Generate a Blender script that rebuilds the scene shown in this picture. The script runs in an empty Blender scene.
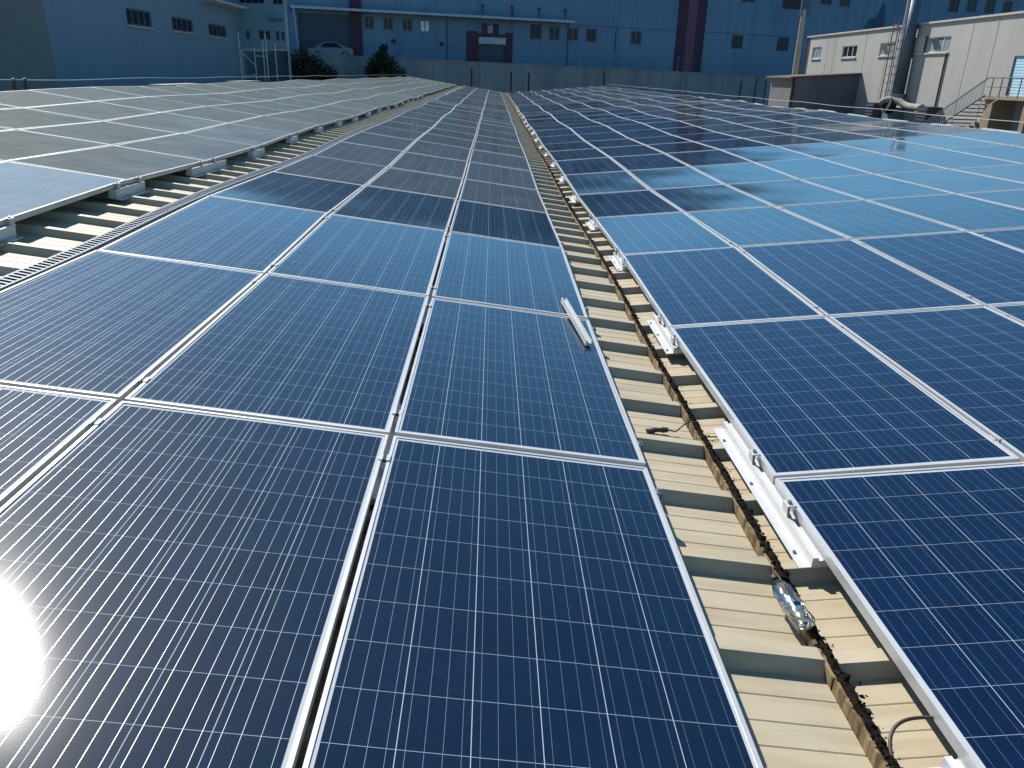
import bpy, bmesh, math, random
from mathutils import Vector, Matrix, noise
random.seed(7)
R = math.radians
sc = bpy.context.scene
col = sc.collection

# ------------------------------------------------------------------ camera
cam_d = bpy.data.cameras.new('camera'); cam = bpy.data.objects.new('camera', cam_d); col.objects.link(cam)
cr = Vector((0.99937, -0.022241, 0.02764)); cu = Vector((-0.017351, 0.373147, 0.92761)); cf = Vector((0.030945, 0.927506, -0.372526))
cam.matrix_world = Matrix(((cr.x, cu.x, -cf.x, 0), (cr.y, cu.y, -cf.y, 0), (cr.z, cu.z, -cf.z, 0), (0, 0, 0, 1)))
cam_d.sensor_width = 36; cam_d.lens = 771.8 / 1024 * 36
cam_d.clip_start = 0.05; cam_d.clip_end = 3000
sc.camera = cam

# ------------------------------------------------------------------ sky, sun, exposure
SUN = Vector((-0.352, 0.646, 0.677)).normalized()
elev = math.asin(SUN.z); azim = math.atan2(SUN.x, SUN.y)
w = bpy.data.worlds.new('World'); sc.world = w; w.use_nodes = True
nt = w.node_tree; nt.nodes.clear()
sky = nt.nodes.new('ShaderNodeTexSky'); sky.sky_type = 'NISHITA'; sky.sun_disc = False
sky.sun_elevation = elev; sky.sun_rotation = azim
sky.air_density = 1.0; sky.dust_density = 0.15; sky.ozone_density = 2.0
bg = nt.nodes.new('ShaderNodeBackground'); bg.inputs['Strength'].default_value = 0.09
out = nt.nodes.new('ShaderNodeOutputWorld')
tint = nt.nodes.new('ShaderNodeMix'); tint.data_type = 'RGBA'; tint.blend_type = 'MULTIPLY'
tint.inputs[0].default_value = 1; tint.inputs[7].default_value = (.54, .92, 1.06, 1)
nt.links.new(sky.outputs[0], tint.inputs[6]); nt.links.new(tint.outputs[2], bg.inputs[0]); nt.links.new(bg.outputs[0], out.inputs[0])
sd = bpy.data.lights.new('sun', 'SUN'); sd.energy = 4.8; sd.angle = R(0.53); sd.color = (1.0, 0.955, 0.88)
so = bpy.data.objects.new('sun', sd); col.objects.link(so)
so.rotation_euler = SUN.to_track_quat('Z', 'Y').to_euler()
so.location = SUN * 60
sc.view_settings.view_transform = 'Standard'; sc.view_settings.look = 'None'
sc.view_settings.exposure = 0.5; sc.view_settings.gamma = 1

# ------------------------------------------------------------------ helpers
def tag(o, label=None, cat=None, group=None, kind=None):
    if label: o['label'] = label
    if cat: o['category'] = cat
    if group: o['group'] = group
    if kind: o['kind'] = kind
    return o

def empty(name, mat, label, cat, group=None):
    o = bpy.data.objects.new(name, None); o.empty_display_size = 0.1
    col.objects.link(o)
    if isinstance(mat, Matrix): o.matrix_world = mat
    else: o.location = mat
    return tag(o, label, cat, group)

class MB:
    """collects shapes into one mesh"""
    def __init__(s): s.v = []; s.f = []; s.m = []; s.uv = {}
    def quad(s, a, b, c, d, mi=0):
        n = len(s.v); s.v += [tuple(a), tuple(b), tuple(c), tuple(d)]; s.f.append((n, n+1, n+2, n+3)); s.m.append(mi)
    def poly(s, pts, mi=0):
        n = len(s.v); s.v += [tuple(p) for p in pts]; s.f.append(tuple(range(n, n+len(pts)))); s.m.append(mi)
    def box(s, x0, x1, y0, y1, z0, z1, mi=0, M=None):
        P = [(x0,y0,z0),(x1,y0,z0),(x1,y1,z0),(x0,y1,z0),(x0,y0,z1),(x1,y0,z1),(x1,y1,z1),(x0,y1,z1)]
        if M: P = [tuple(M @ Vector(p)) for p in P]
        n = len(s.v); s.v += P
        for q in ((0,3,2,1),(4,5,6,7),(0,1,5,4),(1,2,6,5),(2,3,7,6),(3,0,4,7)):
            s.f.append(tuple(n+i for i in q)); s.m.append(mi)
        return s
    def extrude(s, prof, y0, y1, mi=0):
        """profile of (x,z) points, counter-clockwise seen from -y, along y"""
        n = len(s.v); k = len(prof)
        s.v += [(x, y0, z) for x, z in prof] + [(x, y1, z) for x, z in prof]
        for i in range(k):
            j = (i+1) % k
            s.f.append((n+i, n+j, n+k+j, n+k+i)); s.m.append(mi)
        s.f.append(tuple(n+i for i in reversed(range(k)))); s.m.append(mi)
        s.f.append(tuple(n+k+i for i in range(k))); s.m.append(mi)
        return s
    def tube(s, pts, r, seg=8, mi=0, cap=True):
        pts = [Vector(p) for p in pts]; n = len(s.v); k = len(pts)
        rr = r if isinstance(r, (list, tuple)) else [r]*k
        prev = None
        for i, p in enumerate(pts):
            t = (pts[min(i+1, k-1)] - pts[max(i-1, 0)]).normalized()
            if prev is None:
                a = Vector((0,0,1)) if abs(t.z) < .9 else Vector((1,0,0))
                x = t.cross(a).normalized()
            else: x = (prev - t*prev.dot(t)).normalized()
            prev = x; y = t.cross(x)
            for q in range(seg):
                an = 2*math.pi*q/seg; s.v.append(tuple(p + (x*math.cos(an) + y*math.sin(an))*rr[i]))
        for i in range(k-1):
            for q in range(seg):
                q2 = (q+1) % seg
                s.f.append((n+i*seg+q, n+i*seg+q2, n+(i+1)*seg+q2, n+(i+1)*seg+q)); s.m.append(mi)
        if cap:
            s.f.append(tuple(n+q for q in reversed(range(seg)))); s.m.append(mi)
            s.f.append(tuple(n+(k-1)*seg+q for q in range(seg))); s.m.append(mi)
        return s
    def build(s, name, mats, parent=None, smooth=False, off=None, uv=None):
        me = bpy.data.meshes.new(name)
        v = s.v if off is None else [(a[0]-off[0], a[1]-off[1], a[2]-off[2]) for a in s.v]
        me.from_pydata(v, [], s.f)
        for mm in (mats if isinstance(mats, (list, tuple)) else [mats]): me.materials.append(mm)
        me.polygons.foreach_set('material_index', s.m)
        if smooth: me.polygons.foreach_set('use_smooth', [True]*len(s.f))
        if uv:
            L = me.uv_layers.new(name='UVMap')
            for l in me.loops: L.data[l.index].uv = uv[l.vertex_index]
        me.update()
        o = bpy.data.objects.new(name, me); col.objects.link(o)
        if parent: o.parent = parent
        return o

def inst(src, name, parent=None, mat=None):
    o = src.copy(); o.name = name; col.objects.link(o); o.parent = parent
    if mat is not None: o.matrix_basis = mat
    return o

# ------------------------------------------------------------------ materials
class NT:
    def __init__(s, name):
        s.mat = bpy.data.materials.new(name); s.mat.use_nodes = True
        s.t = s.mat.node_tree; s.b = s.t.nodes['Principled BSDF']
    def node(s, typ, **kw):
        n = s.t.nodes.new(typ)
        for k, v in kw.items(): setattr(n, k, v)
        return n
    def put(s, sock, v):
        if isinstance(v, bpy.types.NodeSocket): s.t.links.new(v, sock)
        elif v is not None: sock.default_value = v
    def m(s, op, a, b=None, c=None):
        n = s.node('ShaderNodeMath', operation=op)
        for i, v in enumerate((a, b, c)): s.put(n.inputs[i], v)
        return n.outputs[0]
    def mix(s, f, a, b):
        n = s.node('ShaderNodeMix', data_type='RGBA')
        s.put(n.inputs[0], f)
        for k, v in ((6, a), (7, b)): s.put(n.inputs[k], (*v, 1) if isinstance(v, tuple) and len(v) == 3 else v)
        return n.outputs[2]
    def ramp(s, f, a, b):
        n = s.node('ShaderNodeMapRange'); n.inputs[1].default_value = a; n.inputs[2].default_value = b
        s.put(n.inputs[0], f); return n.outputs[0]
    def coord(s, what='Object', scale=(1,1,1), loc=None):
        t = s.node('ShaderNodeTexCoord'); mp = s.node('ShaderNodeMapping')
        mp.inputs['Scale'].default_value = scale
        s.t.links.new(t.outputs[what], mp.inputs[0])
        if loc is not None: s.put(mp.inputs['Location'], loc)
        return mp.outputs[0]
    def noise(s, vec, scale, detail=4, rough=.55):
        n = s.node('ShaderNodeTexNoise'); n.inputs['Scale'].default_value = scale
        n.inputs['Detail'].default_value = detail; n.inputs['Roughness'].default_value = rough
        s.put(n.inputs['Vector'], vec); return n.outputs['Fac']
    def set(s, **kw):
        for k, v in kw.items():
            k = {'base': 'Base Color', 'rough': 'Roughness', 'metal': 'Metallic', 'spec': 'Specular IOR Level', 'coat': 'Coat Weight', 'coatr': 'Coat Roughness',
                 'coati': 'Coat IOR', 'sheen': 'Sheen Weight', 'sheenr': 'Sheen Roughness', 'sheent': 'Sheen Tint', 'normal': 'Normal', 'trans': 'Transmission Weight', 'ior': 'IOR'}[k]
            s.put(s.b.inputs[k], (*v, 1) if isinstance(v, tuple) and len(v) == 3 else v)
        return s.mat

def worn(name, a, b, rough=.6, scale=3., metal=0., stretch=(1,1,1), spec=.4, bump=0., lo=.35, hi=.7, coordn='Object'):
    """a colour with uneven wear towards a second colour"""
    n = NT(name); v = n.coord(coordn, stretch)
    f = n.noise(v, scale, 6, .6); f2 = n.noise(v, scale*7.3, 3, .6)
    k = n.m('ADD', n.m('MULTIPLY', f, .75), n.m('MULTIPLY', f2, .25))
    m = n.set(base=n.mix(n.ramp(k, lo, hi), a, b), rough=rough, metal=metal, spec=spec)
    if bump:
        bp = n.node('ShaderNodeBump'); bp.inputs['Strength'].default_value = bump; bp.inputs['Distance'].default_value = .02
        n.put(bp.inputs['Height'], f2); n.set(normal=bp.outputs[0])
    return m

def solar_glass(name, dust, sheen, cell_a=(.0016,.0082,.0235), cell_b=(.0036,.0155,.042)):
    n = NT(name)
    uvn = n.node('ShaderNodeUVMap', uv_map='UVMap'); sp = n.node('ShaderNodeSeparateXYZ'); n.t.links.new(uvn.outputs[0], sp.inputs[0])
    u, v = sp.outputs[0], sp.outputs[1]
    P = .1585
    ud = n.m('DIVIDE', u, P); vd = n.m('DIVIDE', v, P)
    du = n.m('MULTIPLY', n.m('PINGPONG', ud, .5), P); dv = n.m('MULTIPLY', n.m('PINGPONG', vd, .5), P)
    gap = n.m('MAXIMUM', n.m('LESS_THAN', du, .0010), n.m('LESS_THAN', dv, .00055))
    edge = n.m('MAXIMUM', n.m('GREATER_THAN', n.m('ABSOLUTE', u), .4755), n.m('GREATER_THAN', n.m('ABSOLUTE', v), .9515))
    bb = n.m('LESS_THAN', n.m('MULTIPLY', n.m('SUBTRACT', .5, n.m('PINGPONG', n.m('MULTIPLY', ud, 4), .5)), P/4), .00042)
    # per-cell and per-crystal variation
    oi = n.node('ShaderNodeObjectInfo'); rnd = oi.outputs['Random']
    cb = n.node('ShaderNodeCombineXYZ'); n.put(cb.inputs[0], n.m('FLOOR', ud)); n.put(cb.inputs[1], n.m('FLOOR', vd)); n.put(cb.inputs[2], n.m('MULTIPLY', rnd, 97.))
    wn = n.node('ShaderNodeTexWhiteNoise'); n.put(wn.inputs['Vector'], cb.outputs[0])
    cr3 = n.node('ShaderNodeCombineXYZ'); n.put(cr3.inputs[0], u); n.put(cr3.inputs[1], v); n.put(cr3.inputs[2], n.m('MULTIPLY', rnd, 31.))
    vo = n.node('ShaderNodeTexVoronoi'); vo.inputs['Scale'].default_value = 75; n.put(vo.inputs['Vector'], cr3.outputs[0])
    sc1 = n.node('ShaderNodeSeparateColor'); n.t.links.new(vo.outputs['Color'], sc1.inputs[0])
    f = n.m('ADD', n.m('MULTIPLY', wn.outputs[0], .35), n.m('MULTIPLY', sc1.outputs[0], .4))
    f = n.m('ADD', f, n.m('MULTIPLY', rnd, .25))
    c = n.mix(f, cell_a, cell_b)
    # dust settled on the glass, thicker in drifts along the lower edge
    d1 = n.noise(cr3.outputs[0], 2.2, 5, .6); d2 = n.noise(cr3.outputs[0], 38., 3, .6)
    dm = n.m('MULTIPLY', n.ramp(n.m('ADD', n.m('MULTIPLY', d1, .7), n.m('MULTIPLY', d2, .3)), .3, .75), dust)
    c = n.mix(gap, c, (.38,.44,.48)); c = n.mix(bb, c, (.36,.39,.42)); c = n.mix(edge, c, (.45,.47,.48))
    c = n.mix(dm, c, (.40,.31,.21))
    mt = n.m('MULTIPLY', n.m('MULTIPLY', bb, .75), n.m('SUBTRACT', 1, edge))
    fb = n.node('ShaderNodeBump'); fb.inputs['Strength'].default_value = 1.; fb.inputs['Distance'].default_value = .00002
    fn = n.node('ShaderNodeTexNoise'); fn.inputs['Scale'].default_value = 300; fn.inputs['Detail'].default_value = 1; n.put(fn.inputs['Vector'], cr3.outputs[0])
    n.put(fb.inputs['Height'], fn.outputs['Fac']); n.put(n.b.inputs['Coat Normal'], fb.outputs[0])
    return n.set(base=c, rough=n.m('SUBTRACT', .42, n.m('MULTIPLY', bb, .08)), metal=mt, spec=.02, coat=1., coatr=n.m('ADD', .075, n.m('MULTIPLY', dm, .25)), coati=1.42,
                 sheen=n.m('ADD', sheen*.6, n.m('MULTIPLY', n.m('MULTIPLY', d1, .8), sheen)), sheenr=.35, sheent=(1.,.84,.62))

M = {}
M['glass_clean'] = solar_glass('solar_glass_clean', .006, .004)
M['glass_light'] = solar_glass('solar_glass_light_dust', .08, .18)
M['glass_dusty'] = solar_glass('solar_glass_dusty', .17, .50)
BLUE = dict(cell_a=(.0006,.0055,.0245), cell_b=(.0018,.0115,.045))
M['glass_clean_blue'] = solar_glass('solar_glass_clean_blue', .004, .0, **BLUE)
M['glass_light_blue'] = solar_glass('solar_glass_light_dust_blue', .035, .09, **BLUE)
M['alu'] = worn('anodised_frame', (.56,.56,.55), (.45,.45,.44), .42, 6, .25, spec=.5)
M['rail'] = worn('mill_aluminium', (.62,.62,.61), (.50,.50,.49), .40, 5, .2, (1,.3,1), spec=.5)
M['galv'] = worn('galvanised_steel', (.20,.25,.29), (.13,.17,.21), .5, 9, .35)
M['bolt'] = worn('steel_bolt', (.30,.30,.31), (.16,.15,.15), .4, 30, .8)
M['backsheet'] = worn('backsheet', (.5,.5,.48), (.4,.4,.38), .7)
M['black'] = worn('black_rubber', (.012,.012,.013), (.03,.028,.026), .6, 30)
M['dirt'] = worn('black_dirt', (.005,.0045,.004), (.022,.016,.010), .95, 60, spec=.1)

def roof_mat():
    n = NT('beige_roof_sheet')
    t = n.node('ShaderNodeTexCoord'); sp = n.node('ShaderNodeSeparateXYZ'); n.t.links.new(t.outputs['Object'], sp.inputs[0])
    v = n.coord('Object'); vs = n.coord('Object', (.35, 3., 1.))
    a = n.noise(v, 1.3, 5, .6); b = n.noise(vs, 5., 5, .65); c = n.noise(v, 45., 3, .7)
    base = n.mix(n.ramp(a, .35, .7), (.425,.365,.25), (.475,.415,.30))
    base = n.mix(n.m('MULTIPLY', n.ramp(b, .42, .75), .55), base, (.27,.205,.125))
    base = n.mix(n.m('MULTIPLY', n.ramp(c, .62, .8), .35), base, (.22,.17,.11))
    # wash of dirt that the valley seam leaves on both sheets
    dx = n.m('ABSOLUTE', n.m('SUBTRACT', sp.outputs[0], 1.0))
    ed = n.noise(v, 16., 5, .7)
    st = n.m('SUBTRACT', n.m('ADD', n.m('MULTIPLY', ed, .16), -.03), dx)
    base = n.mix(n.m('MULTIPLY', n.ramp(st, -.012, .04), .8), base, (.13,.085,.045))
    bp = n.node('ShaderNodeBump'); bp.inputs['Strength'].default_value = .15; bp.inputs['Distance'].default_value = .01
    n.put(bp.inputs['Height'], a)
    return n.set(base=base, rough=.55, spec=.3, normal=bp.outputs[0])
M['roof'] = roof_mat()

def upstand_mat():
    n = NT('rust_streaked_flashing'); v = n.coord('Object', (1, 9, 1.2)); v2 = n.coord('Object')
    a = n.noise(v, 2.5, 4, .6); b = n.noise(v2, 30, 4, .6)
    c = n.mix(n.ramp(a, .42, .62), (.27,.205,.115), (.085,.055,.025))
    c = n.mix(n.m('MULTIPLY', n.ramp(b, .5, .7), .6), c, (.07,.05,.03))
    return n.set(base=c, rough=.75, spec=.2)
M['upstand'] = upstand_mat()

# ------------------------------------------------------------------ the roof and its planes
VX = 1.0
def wave(Y):
    k = min(max((Y-3.2)/2.6, 0), 1); k = k*k*(3-2*k)
    g = .85 + .30*math.sin(Y*.21+1.3)
    return .029*math.cos(2*math.pi*(Y-6.75)/8.0)*k*g
PL = {'C': dict(x0=.6273, z0=-1.4173, sg=-1, t=.12419, y0=2.6866, n=3),
      'D': dict(x0=1.1511, z0=-1.4649, sg=1, t=.09127, y0=2.7024, n=8),
      'L': dict(x0=-3.1522, z0=-.9691, sg=-1, t=.13314, y0=6.9128, n=4)}
PW, PH = 1.012, 1.98
def pos(F, u, Y, off=0.):
    p = PL[F]; c, s = math.cos(p['t']), math.sin(p['t'])
    return Vector((p['x0'] + p['sg']*u*c - p['sg']*s*off, Y, p['z0'] + u*s + c*off + wave(Y)))
def axes(F, Y0, Y1):
    p = PL[F]; ex = Vector((math.cos(p['t']), 0, p['sg']*math.sin(p['t'])))
    ey = Vector((0, Y1-Y0, wave(Y1)-wave(Y0))).normalized(); ez = ex.cross(ey).normalized(); ey = ez.cross(ex)
    return ex, ey, ez
def frame_at(F, u, Y0, Y1, off=0.):
    ex, ey, ez = axes(F, Y0, Y1); o = (pos(F, u, Y0) + pos(F, u, Y1))/2 + ez*off
    return Matrix(((ex.x, ey.x, ez.x, o.x), (ex.y, ey.y, ez.y, o.y), (ex.z, ey.z, ez.z, o.z), (0, 0, 0, 1)))

ROOF_D = .131
def roof_z(X, Y):
    if X < VX: p = PL['C']; z = p['z0'] + (p['x0']-X)*math.tan(p['t'])
    else: p = PL['D']; z = p['z0'] + (X-p['x0'])*math.tan(p['t'])
    k = min(max((-1.3-X)/1.05, 0), 1)
    return z - ROOF_D - .055*k*k*(3-2*k) + wave(Y)
RIDGE_L, RIDGE_R = -7.32, 9.42
Y_NEAR, Y_FAR = -3.0, 73.0
GROUND = -7.0

factory = empty('factory_building', (1.0, 35.0, GROUND), 'factory building underfoot with a beige ribbed metal roof under the solar arrays', 'building')
FO = (1.0, 35.0, GROUND)
def ribbed(name, xa, xb):
    """one roof slope of trapezoid sheet between two x positions (xa at the valley)"""
    prof = []; P = .46; y = 1.756 - .030 - 10*P - .0
    one = [(0,0),(.026,.047),(.078,.047),(.110,0),(.185,0),(.189,-.0026),(.193,0),(.270,0),(.274,-.0026),(.278,0),(.365,0),(.369,-.0026),(.373,0)]
    while y < Y_FAR:
        if y > Y_NEAR: prof += [(y+a, b) for a, b in one]
        y += P
    b = MB(); k = len(prof)
    ridge = RIDGE_L if xb < VX else RIDGE_R
    xs = [xa, -1.3, -1.6, -1.85, -2.1, -2.35, ridge, xb] if xb < VX else [xa, ridge, xb]
    def zz(X, Y):
        return roof_z(X, Y) if (X-ridge)*(xa-ridge) >= 0 else 2*roof_z(ridge, Y) - roof_z(2*ridge - X, Y) + 0 if False else (roof_z(ridge, Y) - abs(X-ridge)*.105 if (X-ridge)*(xa-ridge) < 0 else roof_z(X, Y))
    for X in xs:
        b.v += [(X, yy, zz(X, yy)+h) for yy, h in prof]
    for r in range(len(xs)-1):
        for i in range(k-1):
            q = (r*k+i, r*k+i+1, (r+1)*k+i+1, (r+1)*k+i)
            b.f.append(q if xb > xa else q[::-1]); b.m.append(0)
    b.f = [tuple(reversed(q)) for q in b.f]
    return b
for nm, xa, xb in (('roof_sheet', .984, -16.5), ('roof_sheet', 1.016, 18.0)):
    ribbed(nm, xa, xb).build(nm, M['roof'], factory, off=FO)
b = MB()   # walls below the roof
b.box(-16.4, 17.9, -2.9, 72.9, GROUND+.001, -2.4)
b.poly([(-16.4,72.9,-2.4),(17.9,72.9,-2.4),(9.42,72.9,-.90),(1.0,72.9,-1.66),(-7.32,72.9,-.62)])
M['factory_wall'] = worn('factory_wall', (.42,.38,.31), (.34,.31,.26), .8, .6)
b.build('wall', M['factory_wall'], factory, off=FO)
# valley upstand between the two slopes: thin flashing wall in short uneven lengths
b = MB(); Y = -2.8
while Y < 72.9:
    L = random.uniform(.36, .50); x = random.uniform(-.003, .003)
    z0, z1 = roof_z(VX-.02, Y) - .006, roof_z(VX-.02, Y+L) - .006
    h = random.uniform(.044, .054)
    x0, x1 = .9865+x, 1.0135+x
    n = len(b.v)
    b.v += [(x0,Y,z0),(x1,Y,z0),(x1,Y+L-.006,z1),(x0,Y+L-.006,z1),(x0,Y,z0+h),(x1,Y,z0+h),(x1,Y+L-.006,z1+h),(x0,Y+L-.006,z1+h)]
    for q in ((0,3,2,1),(4,5,6,7),(0,1,5,4),(1,2,6,5),(2,3,7,6),(3,0,4,7)): b.f.append(tuple(n+i for i in q)); b.m.append(0)
    Y += L
b.build('valley_flashing', M['upstand'], factory, off=FO)
# ridge caps
for X, t0, t1 in ((RIDGE_L, .1248, -.105), (RIDGE_R, -.0915, .105)):
    b = MB()
    ys = [Y_NEAR + i*1.0 for i in range(77)]
    for i in range(len(ys)-1):
        ya, yb = ys[i], min(ys[i+1], Y_FAR)
        za, zb = roof_z(X, ya)+.062, roof_z(X, yb)+.062
        s = .10
        b.quad((X-s,ya,za-.010),(X,ya,za),(X,yb,zb),(X-s,yb,zb-.010)); b.quad((X,ya,za),(X+s,ya,za-.010),(X+s,yb,zb-.010),(X,yb,zb))
    b.build('ridge_cap', M['roof'], factory, off=FO)

# black debris heaped on the valley seam
b = MB()
def shard(p, s):
    ax = Vector((random.gauss(0,1), random.gauss(0,1), random.gauss(0,1))).normalized()
    Q = Matrix.Rotation(random.uniform(0, 6.28), 3, ax)
    P = [Q @ Vector((random.uniform(.5,1)*a*s, random.uniform(.5,1)*c*s, random.uniform(.3,.8)*d*s)) + p for a, c, d in ((1,0,0),(-1,0,0),(0,1,0),(0,-1,0),(0,0,1),(0,0,-1))]
    n = len(b.v); b.v.extend([tuple(q) for q in P])
    for f in ((0,2,4),(2,1,4),(1,3,4),(3,0,4),(2,0,5),(1,2,5),(3,1,5),(0,3,5)): b.f.append(tuple(n+i for i in f)); b.m.append(0)
ns = lambda a, c: noise.noise(Vector((a, c, 5.7)))
yy = 1.0; rows = []
while yy < 66:
    st = .006 if yy < 7 else .02 if yy < 20 else .08
    wl = .013 + .008*ns(yy*22, 1) ; wr = .021 + .016*ns(yy*13, 7); hh = .008 + .010*ns(yy*35, 3) + .012*abs(ns(yy*90, 9))
    if 1.85 < yy < 2.12: hh = .004
    z = roof_z(VX-.02, yy) + .048; xm = VX + .004
    rows.append([(xm-wl, yy, z+.004), (xm-wl*.4, yy, z+.004+hh), (xm+wr*.35, yy, z+.002+hh*.8), (xm+wr, yy, z-.010-.016*abs(ns(yy*7, 2))), (xm+wr*1.25, yy, z-.05)])
    yy += st
n0 = len(b.v); b.v += [p for r_ in rows for p in r_]
for a in range(len(rows)-1):
    for c in range(4):
        q = n0 + a*5 + c; b.f.append((q, q+1, q+6, q+5)); b.m.append(0)
Y = 1.0
while Y < 62:
    den = noise.noise(Vector((0, Y*1.7, 3.1)))*.5 + .62
    nn = 11 if Y < 6 else 5 if Y < 20 else 3
    if 1.86 < Y < 2.10: nn = 2
    for _ in range(nn):
        if random.random() > den: continue
        xx = VX + .006 + random.gauss(0, .009) + (abs(random.gauss(0, .022)) if random.random() < .3 else 0)
        yy = Y + random.uniform(0, .02)
        top = roof_z(VX-.02, yy) + (.056 if abs(xx-VX) < .016 else .012)
        s_ = random.uniform(.0022, .0075)*(1 if Y < 8 else 1.7)
        if random.random() < .05: s_ *= 2.6
        shard(Vector((xx, yy, top + s_*.25)), s_)
    Y += .010 if Y < 6 else .02 if Y < 20 else .05
tag(b.build('valley_dirt', M['dirt']), 'black dirt and dead moss caked along the roof valley seam', 'dirt', kind='stuff')

# ------------------------------------------------------------------ solar panels
HW, HL = .496, .978
def panel_frame():
    b = MB(); lip = .011
    o = [(-HW,-HL),(HW,-HL),(HW,HL),(-HW,HL)]; i = [(-HW+lip,-HL+lip),(HW-lip,-HL+lip),(HW-lip,HL-lip),(-HW+lip,HL-lip)]
    for a in range(4):
        c = (a+1) % 4
        b.quad((*o[a],0),(*o[c],0),(*i[c],0),(*i[a],0))
        b.quad((*o[a],-.040),(*o[c],-.040),(*o[c],0),(*o[a],0))
        b.quad((*i[a],0),(*i[c],0),(*i[c],-.004),(*i[a],-.004))
        j = [(x*(HW-.03)/HW, y*(HL-.03)/HL) for x, y in o]
        b.quad((*j[a],-.040),(*j[c],-.040),(*o[c],-.040),(*o[a],-.040))
    b.quad((-HW+lip,-HL+lip,-.009),(-HW+lip,HL-lip,-.009),(HW-lip,HL-lip,-.009),(HW-lip,-HL+lip,-.009))
    return b
def panel_glass(seed, mat, amp=1.0):
    b = MB(); nx, ny = 8, 16; gx, gy = HW-.011, HL-.011; uv = []
    rs = random.Random(seed); ph = [rs.uniform(0, 6.28) for _ in range(4)]
    sag = rs.uniform(.0015, .0045)*amp
    for j in range(ny+1):
        for i in range(nx+1):
            x, y = -gx + 2*gx*i/nx, -gy + 2*gy*j/ny
            a, c = 1-(x/gx)**2, 1-(y/gy)**2
            z = -.0032 - sag*a*c*.5 - sag*c*(.5+.3*math.sin(ph[0])*x/gx) + .0010*amp*math.sin(y*4.5+ph[1])*math.sin(x*4+ph[2])
            b.v.append((x, y, z)); uv.append((x, y))
    for j in range(ny):
        for i in range(nx):
            n = j*(nx+1)+i; b.f.append((n, n+1, n+nx+2, n+nx+1)); b.m.append(0)
    return b, uv

proto_frame = None; protos = {}
def ordw(n):
    return ['zeroth','first','second','third','fourth','fifth','sixth','seventh','eighth','ninth','tenth','eleventh','twelfth','thirteenth','fourteenth','fifteenth','sixteenth',
            'seventeenth','eighteenth','nineteenth','twentieth','twenty-first'][n]
AR = {'C': 'middle', 'D': 'right', 'L': 'left'}
def panel_matrix(F, i, j):
    p = PL[F]; y0 = p['y0'] + j*PH
    m = frame_at(F, (i+.5)*PW - (PW-.992)/2, y0 + .012, y0 + PH - .012)
    rs = random.Random(hash((F, i, j)) if False else i*977 + j*131 + ord(F)*7919)
    t = .0026
    return m @ Matrix.Rotation(rs.gauss(0, t), 4, 'X') @ Matrix.Rotation(rs.gauss(0, t), 4, 'Y') @ Matrix.Rotation(rs.gauss(0, .0006), 4, 'Z')
def kind_of(F, i, j):
    if F == 'D': return 'glass_clean_blue' if i < 4 else 'glass_light_blue'
    if F == 'L': return 'glass_dusty'
    return 'glass_light' if j > 2 else 'glass_clean'
NEARROWS = 19
far_f = MB(); far_uv = []; far_mats = [M['alu'], M['glass_light'], M['glass_dusty'], M['glass_clean_blue'], M['glass_light_blue']]
for F in 'CDL':
    last = 34 if F != 'L' else 32
    for j in range(-1, last):
        for i in range(PL[F]['n']):
            mw = panel_matrix(F, i, j); g = kind_of(F, i, j)
            if j < NEARROWS:
                cn = PL[F]['n']-i if F != 'D' else i+1
                look = 'deep blue' if (j < 3 and F != 'L') else 'dusty grey' if F == 'L' and j > -1 else 'pale sky-reflecting' if F == 'L' else 'dark reflecting' if F == 'D' and i < 4 else 'greyish'
                if F == 'C' and i == 1 and j == -1: look = 'sun-glared'
                lab = f"{look} solar panel, {ordw(j+2)} row from front, {AR[F]} array's {ordw(cn)} column from left"
                e = empty('solar_panel', mw, lab, 'solar panel', f'solar panels of the {AR[F]} array')
                if proto_frame is None: proto_frame = panel_frame().build('frame', M['alu'], e)
                else: inst(proto_frame, 'frame', e)
                key = (g, (i*5+j*3) % 4)
                if key not in protos:
                    gb, uv = panel_glass(key[1]*17+3, M[g]); protos[key] = gb.build('glass', M[g], e, smooth=True, uv=uv)
                else: inst(protos[key], 'glass', e)
            else:
                fb = panel_frame(); n = len(far_f.v)
                far_f.v += [tuple(mw @ Vector(q)) for q in fb.v]; far_uv += [(0,0)]*len(fb.v)
                far_f.f += [tuple(n+a for a in q) for q in fb.f]; far_f.m += [0]*len(fb.f)
                gx, gy = HW-.011, HL-.011; n = len(far_f.v)
                q = [(-gx,-gy),(gx,-gy),(gx,gy),(-gx,gy)]
                far_f.v += [tuple(mw @ Vector((x,y,-.003))) for x, y in q]; far_uv += q
                far_f.f.append((n,n+1,n+2,n+3)); far_f.m.append({'glass_light':1,'glass_dusty':2,'glass_clean_blue':3,'glass_light_blue':4}[g])
tag(far_f.build('distant_solar_panels', far_mats, uv=far_uv), 'far end rows of grey solar panels running together before the back wall', 'solar panels', kind='stuff')

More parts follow.
